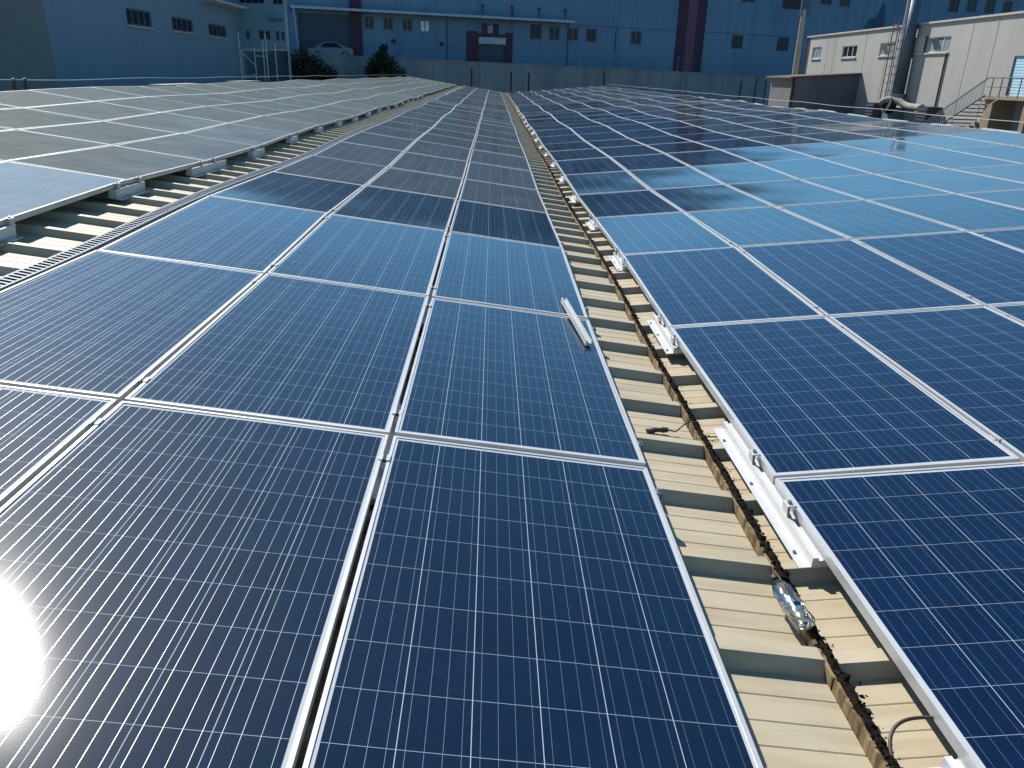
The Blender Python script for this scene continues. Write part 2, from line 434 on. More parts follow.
# ------------------------------------------------------------------ mounting rails and clamps
def edge_rail(L, h=.038):
    """short mounting rail: flat flange on the outer (-x) side, hat with a slotted top"""
    b = MB()
    prof = [(-.062,0),(.075,0),(.075,.003),(.052,.003),(.046,h),(.020,h),(.020,h-.012),(.004,h-.012),(.004,h),(-.016,h),(-.020,.004),(-.062,.003)]
    b.extrude(prof, -L/2, L/2)
    k = MB()
    for y in (-L*.42, L*.02, L*.38):
        k.tube([(-.046,y,.003),(-.046,y,.010)], .007, 6)
    return b, k
def plain_rail(L):
    b = MB(); h = .038
    b.extrude([(-.04,0),(.04,0),(.04,.003),(.026,.003),(.022,h),(.008,h),(.008,h-.012),(-.008,h-.012),(-.008,h),(-.022,h),(-.026,.003),(-.04,.003)], -L/2, L/2)
    return b
def end_clamp():
    b = MB()
    b.box(-.030,-.026,-.025,.025,-.038,.003); b.box(-.026,.004,-.025,.025,.0005,.0045); b.box(-.030,-.012,-.025,.025,-.040,-.036)
    k = MB(); k.tube([(-.014,0,.0045),(-.014,0,.014)], .0085, 6); k.tube([(-.014,0,-.036),(-.014,0,.0005)], .004, 6)
    return b, k
def mid_clamp():
    b = MB()
    b.box(-.020,-.0085,-.022,.022,.0005,.0035); b.box(.0085,.020,-.022,.022,.0005,.0035)
    b.box(-.0088,-.0065,-.022,.022,-.014,.003); b.box(.0065,.0088,-.022,.022,-.014,.003); b.box(-.0065,.0065,-.022,.022,-.016,-.0135)
    k = MB(); k.tube([(0,0,-.0135),(0,0,-.004)], .0062, 6)
    return b, k
RP = {}
def put_thing(key, maker, name, parts, mw, label, cat, group):
    e = empty(name, mw, label, cat, group)
    if key not in RP:
        r = maker(); r = r if isinstance(r, tuple) else (r,)
        RP[key] = [x.build(nm, M[mt], e) for x, (nm, mt) in zip(r, parts)]
    else:
        for o, (nm, mt) in zip(RP[key], parts): inst(o, nm, e)
    return e
FLIP = Matrix.Rotation(math.pi, 4, 'Z')
rs = random.Random(5)
def joint(F, j): return PL[F]['y0'] + j*PH
for F, jr, uo, side in (('D', range(-1, 20), -.018, 'valley edge of the right array'), ('L', range(-1, 16), -.018, 'raised edge of the left array')):
    for n, j in enumerate(jr):
        Y = joint(F, j); L = {('D',-1): 1.36, ('D',0): 1.12, ('D',1): .66, ('L',1): 1.1}.get((F, j), rs.choice((.46, .5, .56)))
        dy = .06 if (F, j) == ('D', 0) else rs.uniform(-.05, .05)
        h = .038 if F == 'D' else .082
        mw = frame_at(F, uo, Y-.3+dy, Y+.3+dy, -.0405-h)
        if F == 'L': mw = mw @ FLIP
        put_thing(('er', round(L,2), h), lambda L=L, h=h: edge_rail(L, h), 'mounting_rail', (('rail_body','rail'),('screw','bolt')), mw,
                  f'{"white" if F=="D" else "grey shaded"} rail at the {ordw(n+1)} panel joint along the {side}', 'rail', f'mounting rails along the {side}')
        if j > 9: continue
        for s, wd in ((-1,'nearer'),(1,'farther')):
            mw = frame_at(F, -.0005, Y+s*.21-.1, Y+s*.21+.1, 0.)
            if F == 'L': mw = mw @ FLIP
            put_thing('ec', end_clamp, 'end_clamp', (('clamp_body','alu'),('bolt','bolt')), mw,
                      f'{wd} end clamp at the {ordw(n+1)} panel joint along the {side}', 'clamp', f'end clamps along the {side}')
# rails and clamps in the gaps between columns
for F, cols_, jr in (('C', (1, 2), range(-1, 6)), ('D', (1, 2, 3), range(0, 4))):
    for g in cols_:
        for n, j in enumerate(jr):
            Y = joint(F, j); u = g*PW - (PW-.992)/2 
            cw = {('C',1): 'right-hand', ('C',2): 'left-hand', ('D',1): 'leftmost', ('D',2): 'second', ('D',3): 'third'}[(F, g)]
            mw = frame_at(F, u, Y-.3, Y+.3, -.0785)
            L = .8 if F == 'C' and j < 2 else .5
            put_thing(('pr', L), lambda L=L: plain_rail(L), 'mounting_rail', (('rail_body','rail'),), mw,
                      f'rail deep in the {cw} column gap of the {AR[F]} array at its {ordw(n+1)} joint', 'rail', 'mounting rails inside the column gaps')
            for s, wd in ((-1,'nearer'),(1,'farther')):
                mw = frame_at(F, u, Y+s*.20-.1, Y+s*.20+.1, 0.)
                put_thing('mc', mid_clamp, 'mid_clamp', (('clamp_body','alu'),('bolt','black')), mw,
                          f'{wd} mid clamp at the {ordw(n+1)} joint in the {cw} column gap of the {AR[F]} array', 'clamp', 'mid clamps inside the column gaps')
# end clamps on the valley edge of the middle array
for n, j in enumerate(range(0, 6)):
    Y = joint('C', j)
    for s, wd in ((-1,'nearer'),(1,'farther')):
        mw = frame_at('C', -.0005, Y+s*.2-.1, Y+s*.2+.1, 0.) @ FLIP
        put_thing('ecs', end_clamp, 'end_clamp', (('clamp_body','galv'),('bolt','bolt')), mw @ Matrix.Diagonal((.7,.7,.9,1)),
                  f'{wd} end clamp at the {ordw(n+1)} panel joint on the valley edge of the middle array', 'clamp', 'end clamps on the middle array valley edge')
# rail ends poking out along the ridge edge of the right array
for n, j in enumerate(range(5, 18)):
    Y = joint('D', j); u = 8*PW - .02 + .03
    mw = frame_at('D', u+.05, Y-.3, Y+.3, -.032) @ FLIP
    L = rs.choice((.8, 1.1))
    put_thing(('er', L), lambda L=L: edge_rail(L), 'mounting_rail', (('rail_body','rail'),('screw','bolt')), mw,
              f'white rail end on the right array\'s ridge edge, {ordw(n+1)} from the front', 'rail', 'mounting rails along the ridge edge of the right array')

# cable tray along the left edge of the middle array
tray = empty('cable_tray', pos('C', 3*PW+.09, 20., -.03), 'long perforated galvanised cable tray beside the middle array, on its left edge', 'cable tray')
TO = tuple(tray.location)
b = MB(); u0, u1 = 3*PW+.004, 3*PW+.090
ys = [1.0 + .5*i for i in range(139)]
def tp(u, Y, o): return pos('C', u, Y, o)
for i in range(len(ys)-1):
    ya, yb = ys[i], ys[i+1]
    b.quad(tp(u1,ya,.006), tp(u1,ya,-.05), tp(u1,yb,-.05), tp(u1,yb,.006)); b.quad(tp(u0,ya,-.05), tp(u0,ya,.001), tp(u0,yb,.001), tp(u0,yb,-.05))
    b.quad(tp(u1,ya,-.05), tp(u0,ya,-.05), tp(u0,yb,-.05), tp(u1,yb,-.05))
M['tray'] = worn('dull_blue_galvanised', (.125,.165,.20), (.08,.11,.14), .55, 9, .2)
b.build('channel', M['tray'], tray, off=TO)
r = MB(); cuts = []; Y = 1.0
while Y < 70:
    p_, d = (.046, .017) if Y < 14 else (.092, .034) if Y < 40 else (.5, .5)
    cuts.append((Y, True)); cuts.append((Y+d, False)); Y += p_
for Y, _ in cuts:
    for k, (u, o_) in enumerate(((u0,.003),(u0+.011,.004),(u1-.012,.008),(u1,.009))): r.v.append(tuple(tp(u, Y, o_)))
for i in range(len(cuts)-1):
    for c in range(3):
        if c == 1 and not cuts[i][1]: continue
        q = i*4+c; r.f.append((q, q+4, q+5, q+1)); r.m.append(0)
r.build('perforated_lid', M['tray'], tray, off=TO)
b = MB()
for k in range(3): b.tube([tp(u0+.022+.02*k + .006*math.sin(y*2+k), y, -.028) for y in ys[:90]], .008, 5)
b.build('cable', M['black'], tray, off=TO)

# loose aluminium profile lying across two panels
pa, pb = Vector(pos('C', .1, 4.95)) , None
A = Vector((.487, 4.93, 0)); B = Vector((.560, 4.10, 0))
A.z = pos('C', (.6273-A.x)/math.cos(.12419), A.y).z + .012; B.z = pos('C', (.6273-B.x)/math.cos(.12419), B.y).z + .012
ey = (A-B).normalized(); ez = Vector((.124,0,.992)); ex = ey.cross(ez).normalized(); ez = ex.cross(ey)
o = (A+B)/2
bar = MB(); L = (A-B).length
h, wd = .033, .017
bar.extrude([(-wd,0),(wd,0),(wd,h),(wd-.008,h),(wd-.008,h-.004),(wd-.003,h-.004),(wd-.003,.018),(-wd+.003,.018),(-wd+.003,h-.004),(-wd+.008,h-.004),(-wd+.008,h),(-wd,h)], -L/2, L/2)
bo = bar.build('loose_rail', M['rail'])
bo.matrix_world = Matrix(((ex.x,ey.x,ez.x,o.x),(ex.y,ey.y,ez.y,o.y),(ex.z,ey.z,ez.z,o.z-.008),(0,0,0,1)))
tag(bo, 'loose silver aluminium channel left lying askew across two middle array panels', 'aluminium profile')

# crushed clear plastic bottle in the valley
def bottle():
    m = NT('clear_plastic')
    t = m.t; p = m.b
    m.set(base=(.93,.96,.98), rough=.06, trans=.0, spec=.5)
    tr = m.node('ShaderNodeBsdfTransparent'); tr.inputs[0].default_value = (.80,.82,.82,1)
    gl = m.node('ShaderNodeBsdfGlossy'); gl.inputs['Roughness'].default_value = .16; gl.inputs[0].default_value = (1,.97,.92,1)
    fr = m.node('ShaderNodeFresnel'); fr.inputs[0].default_value = 1.5
    mx = m.node('ShaderNodeMixShader'); m.put(mx.inputs[0], m.m('MINIMUM', m.m('ADD', m.m('MULTIPLY', fr.outputs[0], 1.1), .03), 1.))
    t.links.new(tr.outputs[0], mx.inputs[1]); t.links.new(gl.outputs[0], mx.inputs[2])
    t.links.new(mx.outputs[0], t.nodes['Material Output'].inputs[0])
    M['bottle'] = m.mat
    prof = [(0,.0),(0,.026),(.006,.034),(.02,.037),(.05,.036),(.09,.038),(.13,.037),(.165,.036),(.19,.028),(.21,.016),(.222,.0125),(.238,.0125),(.240,.0)]
    prof2 = []
    for (a, ra), (c, rc) in zip(prof, prof[1:]):
        k = max(1, int((c-a)/.006))
        prof2 += [(a+(c-a)*i/k, ra+(rc-ra)*i/k) for i in range(k)]
    prof2.append(prof[-1])
    b = MB(); S = 28
    for y, r in prof2:
        for q in range(S):
            an = 2*math.pi*q/S
            c = noise.noise(Vector((math.cos(an)*2.2, math.sin(an)*2.2, y*30)))*.13 + noise.noise(Vector((math.cos(an)*5, math.sin(an)*5, y*60+9)))*.10
            k = 1 + (c if .008 < y < .20 else c*.1)
            b.v.append((r*k*.90*math.cos(an), y*1.06, r*k*math.sin(an)*.74))
    for i in range(len(prof2)-1):
        for q in range(S):
            q2 = (q+1) % S; b.f.append((i*S+q, i*S+q2, (i+1)*S+q2, (i+1)*S+q)); b.m.append(0)
    b.f = [tuple(reversed(f)) for f in b.f]
    e = empty('plastic_bottle', Matrix.Translation((.968, 1.862, roof_z(.98, 1.9)+.080)) @ Matrix.Rotation(R(3), 4, 'Z') @ Matrix.Rotation(R(-2), 4, 'X'),
              'crumpled clear plastic bottle lying in the dirty roof valley', 'bottle')
    b.build('bottle_body', M['bottle'], e, smooth=True)
    k = MB(); k.tube([(0,.232,0),(0,.250,0)], .0145, 14); k.build('cap', M['black'], e)
bottle()

# black cable connector across the valley, and the cable by the right array
e = empty('cable_connector', (.80, 3.31, roof_z(.80, 3.31)+.014), 'black plug on a thin black lead lying across the roof valley', 'cable connector')
b = MB(); b.tube([(-.03,-.004,0),(-.01,-.002,.002),(.0,0,.003),(.03,.003,.003),(.033,.003,.003),(.06,.005,.003)], [.010,.014,.011,.011,.015,.012], 8)
b.box(-.045,-.02,-.014,-.006,-.004,.006); b.box(-.045,-.02,.0,.009,-.004,.006)
b.build('plug', M['black'], e)
b = MB(); z = lambda x: roof_z(.80+x, 3.31) - roof_z(.80, 3.31)
b.tube([(.055,.005,.003),(.10,.01,z(.10)+.004),(.15,.012,.040),(.20,.012,.046),(.24,.014,z(.25)),(.30,.012,z(.30)-.003),(.36,.02,z(.36)-.002)], .0035, 6, 0)
b.build('lead', M['black'], e)
M['brown'] = worn('brown_cable', (.075,.050,.042), (.045,.03,.028), .5, 20)
b = MB(); pts = []
for X, Y, h in ((1.005,1.28,.05),(1.008,1.36,.06),(1.018,1.425,.075),(1.04,1.465,.09),(1.075,1.485,.098),(1.12,1.492,.098),(1.17,1.492,.092),(1.24,1.49,.08)):
    pts.append(Vector((X, Y, roof_z(X, Y)+h)))
def smooth_curve(P, n=6):
    o = []
    for i in range(len(P)-1):
        p0, p1, p2, p3 = P[max(i-1,0)], P[i], P[i+1], P[min(i+2,len(P)-1)]
        for k in range(n):
            t = k/n; o.append(.5*((2*p1)+(p2-p0)*t+(2*p0-5*p1+4*p2-p3)*t*t+(3*p1-p0-3*p2+p3)*t**3))
    return o + [P[-1]]
b.tube(smooth_curve(pts), .0048, 8)
cb = b.build('cable', M['brown'], smooth=True); tag(cb, 'brown cable arching out from under the right array near its front', 'cable')

# ------------------------------------------------------------------ lifeline posts and wires on the ridges
def lifeline(X, y0, y1, hz, posts, label, plab):
    b = MB(); pts = []
    n = 80
    for i in range(n+1):
        Y = y0 + (y1-y0)*i/n; pts.append((X, Y, roof_z(X, Y) - wave(Y) + hz + .012*math.sin(i*.9)))
    b.tube(pts, .006, 5); tag(b.build('lifeline_wire', M['rail']), label, 'wire')
    for k, Y in enumerate(posts):
        e = empty('lifeline_post', (X, Y, roof_z(X, Y)+.03), plab[k], 'post', 'lifeline posts')
        b = MB(); b.box(-.06,.06,-.06,.06,0,.02); b.tube([(0,0,.02),(0,0,hz-.02)], .03, 8); b.build('post_body', M['black'], e)
        b = MB(); b.tube([(0,-.03,hz-.03),(0,.03,hz-.03)], .02, 8); b.build('eyelet', M['bolt'], e)
lifeline(RIDGE_L-.28, 5, 72, .27, (13.30, 13.62), 'thin lifeline wire strung along the left roof ridge', ('nearer dark lifeline post at far left on the roof ridge', 'farther dark lifeline post at far left on the roof ridge'))
lifeline(RIDGE_R+.5, 8, 72, .21, (), 'thin lifeline wire strung along the right roof ridge', ())
for k, (Y0, Y1) in enumerate(((11.2, 12.0), (19, 21.5), (24.5, 27))):
    b = MB(); X = RIDGE_L - .05
    b.box(X-.5, X-.12, Y0, Y1, roof_z(X, Y0)-.06, roof_z(X, Y0)+.175)
    tag(b.build('rubber_mat', M['black']), ('black mat on the left ridge behind the nearest panels', 'black mat on the left ridge below the first facade window', 'black mat on the left ridge below the second facade window')[k], 'mat', 'black mats on the left ridge')

# ------------------------------------------------------------------ ground, terrace, retaining wall
M['yard'] = worn('yard_asphalt', (.055,.055,.058), (.08,.078,.075), .9, .3, coordn='Object')
b = MB(); b.quad((-1500,-1500,GROUND),(1500,-1500,GROUND),(1500,1500,GROUND),(-1500,1500,GROUND))
tag(b.build('ground', M['yard']), 'grey asphalt yard around the factory', kind='structure')
U = Vector((.948, .317, 0)).normalized(); N = Vector((U.y, -U.x, 0)); P0 = Vector((-17.647, 88, 0))
BR = Matrix(((U.x, -N.x, 0, P0.x), (U.y, -N.y, 0, P0.y), (0, 0, 1, 0), (0, 0, 0, 1)))     # x along the facade, y inward
def bframe(z=0.): m = BR.copy(); m[2][3] = z; return m
M['concrete'] = worn('stained_concrete', (.24,.27,.28), (.12,.145,.16), .85, .35, stretch=(1,1,.25), bump=.2)
def terr(u): return 1.02 - .0125*u
# terrace slab behind the retaining wall
b = MB(); u0, u1 = -60, 140
b.quad((u0,-5.85,terr(0)),(u1,-5.85,terr(0)-.0),(u1,60,terr(0)),(u0,60,terr(0)))
b.v = []; b.f = []; b.m = []
for a in range(-6, 14):
    c0, c1 = a*10, a*10+10
    f = lambda u: terr(min(max(u, -5), 52))
    b.quad((c0,-5.8,f(c0)),(c1,-5.8,f(c1)),(c1,60,f(c1)),(c0,60,f(c0)))
to = b.build('terrace', M['yard']); to.matrix_world = bframe(); tag(to, 'raised yard level behind the retaining wall', kind='structure')
e = empty('retaining_wall', bframe(GROUND), 'long stained concrete retaining wall beyond the far end of the roof', 'wall')
b = MB()
for k in range(-6, 27):
    c0, c1 = k*5.0, k*5.0+5.0
    f = lambda u: terr(min(max(u, -5), 52)) + .17 - GROUND
    j = random.uniform(0, .012)
    n = len(b.v)
    b.v += [(c0+.01,-6+j,0),(c1-.01,-6+j,0),(c1-.01,-5.7,0),(c0+.01,-5.7,0),(c0+.01,-6+j,f(c0)),(c1-.01,-6+j,f(c1)),(c1-.01,-5.7,f(c1)),(c0+.01,-5.7,f(c0))]
    for q in ((0,3,2,1),(4,5,6,7),(0,1,5,4),(1,2,6,5),(2,3,7,6),(3,0,4,7)): b.f.append(tuple(n+i for i in q)); b.m.append(0)
b.build('wall_panels', M['concrete'], e)
b = MB()
for k in range(-6, 27):
    c0, c1 = k*5.0, k*5.0+5.0
    n = len(b.v)
    b.v += [(c0,-6.06,f(c0)+.002),(c1,-6.06,f(c1)+.002),(c1,-5.64,f(c1)+.002),(c0,-5.64,f(c0)+.002),(c0,-6.06,f(c0)+.10),(c1,-6.06,f(c1)+.10),(c1,-5.64,f(c1)+.10),(c0,-5.64,f(c0)+.10)]
    for q in ((4,5,6,7),(0,1,5,4),(2,3,7,6)): b.f.append(tuple(n+i for i in q)); b.m.append(0)
b.build('coping', M['concrete'], e)
for u in (14.2, 18.6, 20.6, 29.5, 47.5, 49.6, 51): 
    b = MB(); b.box(u-.09, u+.09, -6.012, -5.99, 4.6, f(u)-.25-.6*random.random()); b.build('drain_stain', M['black'], e)
# fence posts with wire on the wall
e = empty('wire_fence', bframe(0.), 'thin wire fence on posts along the top of the retaining wall', 'fence')
b = MB(); fz = lambda u: terr(min(max(u, -5), 52)) + .27
for u in [26.6+4.05*k for k in range(0, 9)] + [31.8, 36.4]:
    p = MB(); p.tube([(u,-5.85,fz(u)-.02),(u+.03,-5.85,fz(u)+random.uniform(1.5,1.9))], .04, 6); p.build('post', M['galv'], e)
for h in (.5, 1.0, 1.45): b.tube([(26.6+4.05*k, -5.85, fz(26.6+4.05*k)+h) for k in range(9)], .008, 4)
b.build('wires', M['galv'], e)

# ------------------------------------------------------------------ buildings
def wall_open(b, x0, x1, z0, z1, ops, d=.18, mi=0):
    """front wall at y=0 (outside is -y) with openings cut through and reveals"""
    xs = sorted({x0, x1, *[o[0] for o in ops], *[o[1] for o in ops]}); zs = sorted({z0, z1, *[o[2] for o in ops], *[o[3] for o in ops]})
    for a, c in zip(xs, xs[1:]):
        for e_, g in zip(zs, zs[1:]):
            mx, mz = (a+c)/2, (e_+g)/2
            if any(o[0] < mx < o[1] and o[2] < mz < o[3] for o in ops): continue
            b.quad((a,0,e_),(c,0,e_),(c,0,g),(a,0,g), mi)
    for p, q, r_, s_ in ops:
        b.quad((p,0,r_),(q,0,r_),(q,d,r_),(p,d,r_), mi); b.quad((q,0,s_),(p,0,s_),(p,d,s_),(q,d,s_), mi)
        b.quad((p,0,s_),(p,0,r_),(p,d,r_),(p,d,s_), mi); b.quad((q,0,r_),(q,0,s_),(q,d,s_),(q,d,r_), mi)
        b.quad((p,d,r_),(q,d,r_),(q,d,s_),(p,d,s_), mi)
def shell(b, x0, x1, z0, z1, D, mi=0):
    b.quad((x1,0,z0),(x1,D,z0),(x1,D,z1),(x1,0,z1), mi); b.quad((x0,D,z0),(x0,0,z0),(x0,0,z1),(x0,D,z1), mi); b.quad((x1,D,z0),(x0,D,z0),(x0,D,z1),(x1,D,z1), mi)
def window(o, parent, n=2, fm='win_frame', pm='win_glass', t=.05, tilt=None, sill=True):
    p, q, r_, s_ = o; b = MB(); y0, y1 = .05, .11
    b.box(p+.002,q-.002,y0,y1,r_+.002,r_+t); b.box(p+.002,q-.002,y0,y1,s_-t,s_-.002); b.box(p+.002,p+t,y0,y1,r_+t,s_-t); b.box(q-t,q-.002,y0,y1,r_+t,s_-t)
    for k in range(1, n):
        x = p + (q-p)*k/n; b.box(x-t*.5,x+t*.5,y0,y1,r_+t,s_-t)
    f = b.build('window', M[fm], parent)
    g = MB(); g.box(p+t,q-t,y0+.025,y0+.035,r_+t,s_-t); g.build('pane', M[pm], f)
    if sill:
        k = MB(); k.box(p-.06,q+.06,-.08,-.003,r_-.07,r_-.004); k.build('sill', M['sill'], f)
    if tilt is not None:
        a = p + (q-p)*tilt/n + t*.5; c = p + (q-p)*(tilt+1)/n - t*.5; k = MB()
        h = s_ - r_ - 2*t
        k.v = [(a,.04,r_+t),(c,.04,r_+t),(c,-.25,s_-t-.03),(a,-.25,s_-t-.03),(a,.06,r_+t),(c,.06,r_+t),(c,-.23,s_-t-.03),(a,-.23,s_-t-.03)]
        k.f = [(0,1,2,3),(7,6,5,4),(0,4,5,1),(1,5,6,2),(2,6,7,3),(3,7,4,0)]; k.m = [0]*6
        k.build('open_sash', M[pm], f)
    return f
def pane_mat(name, c, rough=.08):
    n = NT(name); v = n.coord('Object'); f = n.noise(v, 1.1, 3)
    return n.set(base=n.mix(n.ramp(f,.35,.65), c, tuple(x*1.5+.004 for x in c)), rough=rough, spec=.25)
M['win_glass'] = pane_mat('dark_window_glass', (.006,.010,.018), .25)
M['win_glass_pale'] = pane_mat('pale_window_glass', (.16,.20,.22))
M['win_blind'] = pane_mat('blinded_window', (.50,.58,.62), .5)
M['win_frame'] = worn('window_frame', (.10,.12,.15), (.07,.085,.11), .5)
M['win_frame_white'] = worn('white_window_frame', (.62,.60,.55), (.48,.46,.42), .5)
M['win_frame_dark'] = worn('dark_window_frame', (.05,.035,.05), (.03,.025,.035), .5)
M['sill'] = worn('sill', (.45,.42,.38), (.33,.31,.29), .7)
def streaky(name, a, b_, c):
    n = NT(name); f = n.noise(n.coord('Object'), .11, 5, .6); st = n.noise(n.coord('Object', (1,1,.06)), 1.1, 5, .65); pt = n.noise(n.coord('Object'), .9, 6, .7)
    x = n.mix(n.ramp(f, .3, .75), a, b_)
    x = n.mix(n.m('MULTIPLY', n.ramp(st, .5, .72), .55), x, c)
    x = n.mix(n.m('MULTIPLY', n.ramp(pt, .55, .8), .4), x, c)
    sp = n.node('ShaderNodeSeparateXYZ'); t = n.node('ShaderNodeTexCoord'); n.t.links.new(t.outputs['Object'], sp.inputs[0])
    jt = n.m('LESS_THAN', n.m('PINGPONG', sp.outputs[0], .5), .02)
    x = n.mix(n.m('MULTIPLY', jt, .35), x, c)
    return n.set(base=x, rough=.85, spec=.3)
M['blue_wall'] = streaky('weathered_blue_render', (.165,.26,.355), (.105,.185,.28), (.07,.125,.19))
M['left_wall'] = streaky('pale_blue_render', (.150,.245,.315), (.115,.200,.268), (.095,.17,.235))
M['left_front'] = worn('grey_green_render', (.155,.185,.185), (.125,.155,.160), .85, .2)
M['annex_wall'] = worn('annex_render', (.16,.28,.36), (.12,.22,.29), .85, .3)
M['undercroft'] = worn('undercroft', (.05,.10,.14), (.03,.07,.10), .9, .6)
M['maroon'] = worn('maroon_panel', (.055,.012,.040), (.040,.010,.032), .6, .5)
M['maroon_mid'] = worn('maroon_mid_panel', (.17,.055,.105), (.13,.045,.085), .6, .5)
M['shutter'] = worn('navy_shutter', (.055,.075,.105), (.040,.056,.085), .6, .8)
M['canopy'] = worn('pale_canopy', (.36,.43,.48), (.28,.34,.40), .5, .8)
M['stain'] = worn('water_stain', (.035,.075,.13), (.06,.11,.17), .9, .9, stretch=(1,1,.4))

# back building
TOP = 14.0
e = empty('back_building', bframe(0.), 'tall weathered blue factory building with maroon stripe closing the far view', 'building')
wins = [(4.26,5.31,3.93,5.19,'g'),(6.25,7.33,3.93,5.19,'g'),(8.28,9.38,3.90,5.17,'g'),(10.23,11.31,3.92,5.1,'b'),(22.85,24.2,3.73,5.22,'d'),(25.15,26.5,3.68,5.17,'g'),(27.4,28.8,3.69,5.12,'g'),
        (29.8,31.1,3.72,5.1,'d'),(35.55,37.0,3.63,5.13,'g'),(49.55,51.2,3.69,5.22,'d'),(56.3,58.1,3.65,5.24,'d'),
        (50.2,52.2,8.9,10.6,'g'),(62.0,63.8,9.2,11,'g'),(65.0,66.7,9.15,11,'g'),(83.2,85.0,9.42,11.3,'d'),(86.4,88.2,9.5,11.4,'g'),(89.7,91.5,9.6,11.5,'d'),(93,94.7,9.7,11.3,'d'),
        (12,13.5,8.9,10.6,'g'),(17,18.5,8.9,10.6,'g'),(22,23.5,8.9,10.6,'g'),(27.0,31.0,8.95,10.6,'d'),(36,37.5,9.0,10.6,'g'),(56.3,59.6,8.5,11.,'v')]
bay = (-2.5, 2.83, 0.35, 5.2); door = (16.73, 19.9, .3, 3.69); dw = (17.76, 18.6, 4.06, 5.03)
b = MB(); wall_open(b, -14, 135, -.5, TOP, [w_[:4] for w_ in wins] + [bay, door, dw], .22); shell(b, -14, 135, -.5, TOP, 22)
b.quad((-14,0,TOP),(135,0,TOP),(135,22,TOP),(-14,22,TOP))
b.build('wall', M['blue_wall'], e)
b = MB(); b.box(-14.2,135.2,-.15,.1,TOP+.003,TOP+.3); b.build('parapet', M['canopy'], e)
for w_ in wins:
    k = w_[4]
    if k == 'v':
        b = MB()
        for i in range(9): b.box(w_[0]+.01,w_[1]-.01,.03,.10,w_[2]+.05+i*.27,w_[2]+.18+i*.27)
        b.build('louvre', M['win_frame_dark'], e)
        b = MB(); b.box(w_[0]+.003,w_[1]-.003,.12,.2,w_[2]+.003,w_[3]-.003); b.build('vent_back', M['black'], e)
    else: window(w_[:4], e, 2, {'d':'win_frame_dark'}.get(k,'win_frame'), {'g':'win_glass_pale' if 0 else 'win_glass','b':'win_blind','d':'win_glass'}[k], .09 if k=='b' else .14, sill=False)
window(dw, e, 1, 'win_frame_dark', 'win_glass_pale', .1, sill=False)
# loading bay shutter
b = MB()
for i in range(24): b.box(bay[0]+.004,bay[1]-.004,.10,.16+.0,bay[2]+.004+i*.2,bay[2]+.19+i*.2)
b.build('roller_shutter', M['shutter'], e)
b = MB(); b.box(2.86,3.95,-.35,-.004,0,7.2); b.build('maroon_pillar', M['maroon'], e)
b = MB(); b.box(-3.4,-2.55,-.25,-.004,0,5.3); b.build('pillar', M['blue_wall'], e)
# maroon door surround
b = MB(); b.box(15.43,16.72,-.14,-.004,.2,4.25); b.box(19.91,20.76,-.14,-.004,.2,4.25); b.box(16.72,19.91,-.14,-.004,3.70,4.05); b.box(17.2,17.75,-.14,-.004,4.05,5.1); b.box(18.61,19.1,-.14,-.004,4.05,5.1)
b.build('door_surround', M['maroon'], e)
b = MB(); b.box(16.74,19.89,-.30,-.143,3.02,3.69); b.build('door_lintel', M['canopy'], e)
b = MB()
for i in range(14): b.box(door[0]+.003,door[1]-.003,.08,.14,door[2]+.003+i*.23,door[2]+.22+i*.23)
b.build('roller_shutter', M['shutter'], e)
# canopy
b = MB(); b.box(-3.3,27.6,-1.5,-.004,5.56,5.70); cp = b.build('canopy', M['shutter'], e)
b = MB(); b.box(-3.3,27.6,-1.62,-1.503,5.50,5.74); b.build('gutter', M['canopy'], cp)
b = MB(); b.tube([(-3.0,-1.56,5.5),(-2.75,-1.56,1.1)], .07, 8); b.build('downpipe', M['canopy'], cp)
for u in (17.2, 20.6, 23.8, 27.0):
    b = MB(); b.tube([(u,-.25,5.70),(u,-.25,6.9)], .05, 6); b.box(u-.12,u+.12,-.27,-.004,6.75,6.95); b.build('canopy_post', M['win_frame_dark'], cp)
for u in (13.2, 27.5, 33.6): 
    b = MB(); b.tube([(u,-.07,.6),(u,-.07,5.45)], .05, 6); b.build('downpipe', M['shutter'], e)
# maroon stripe
b = MB(); b.box(41.66,42.98,-.10,-.004,.2,TOP-.01); b.box(44.28,45.5,-.10,-.004,.2,TOP-.01); s_ = b.build('stripe', M['maroon'], e)
b = MB(); b.box(42.982,44.278,-.06,-.004,.2,TOP-.01); b.build('stripe_middle', M['maroon_mid'], s_)
b = MB(); b.box(28,41.6,-.03,-.004,5.36,5.44); b.box(45.6,60,-.03,-.004,5.36,5.44); b.build('joint_trim', M['win_frame'], e)
# water stain on render and sagging dark opening
b = MB(); pts = [(69.6,6.6),(74.6,6.4),(74.2,7.0),(72.9,7.1),(72.6,9.3),(72.0,10.2),(71.6,9.0),(71.2,8.3),(70.8,8.1),(70.2,8.0),(69.8,7.4)]
b.poly([(x,-.012,z_) for x, z_ in pts]); b.build('stain_patch', M['stain'], e)
for u, z_ in ((7.3,2.9),(12.6,2.8)):
    b = MB(); b.tube([(u,-.12,z_),(u,-.004,z_)], .22, 12); b.build('wall_vent', M['black'], e)

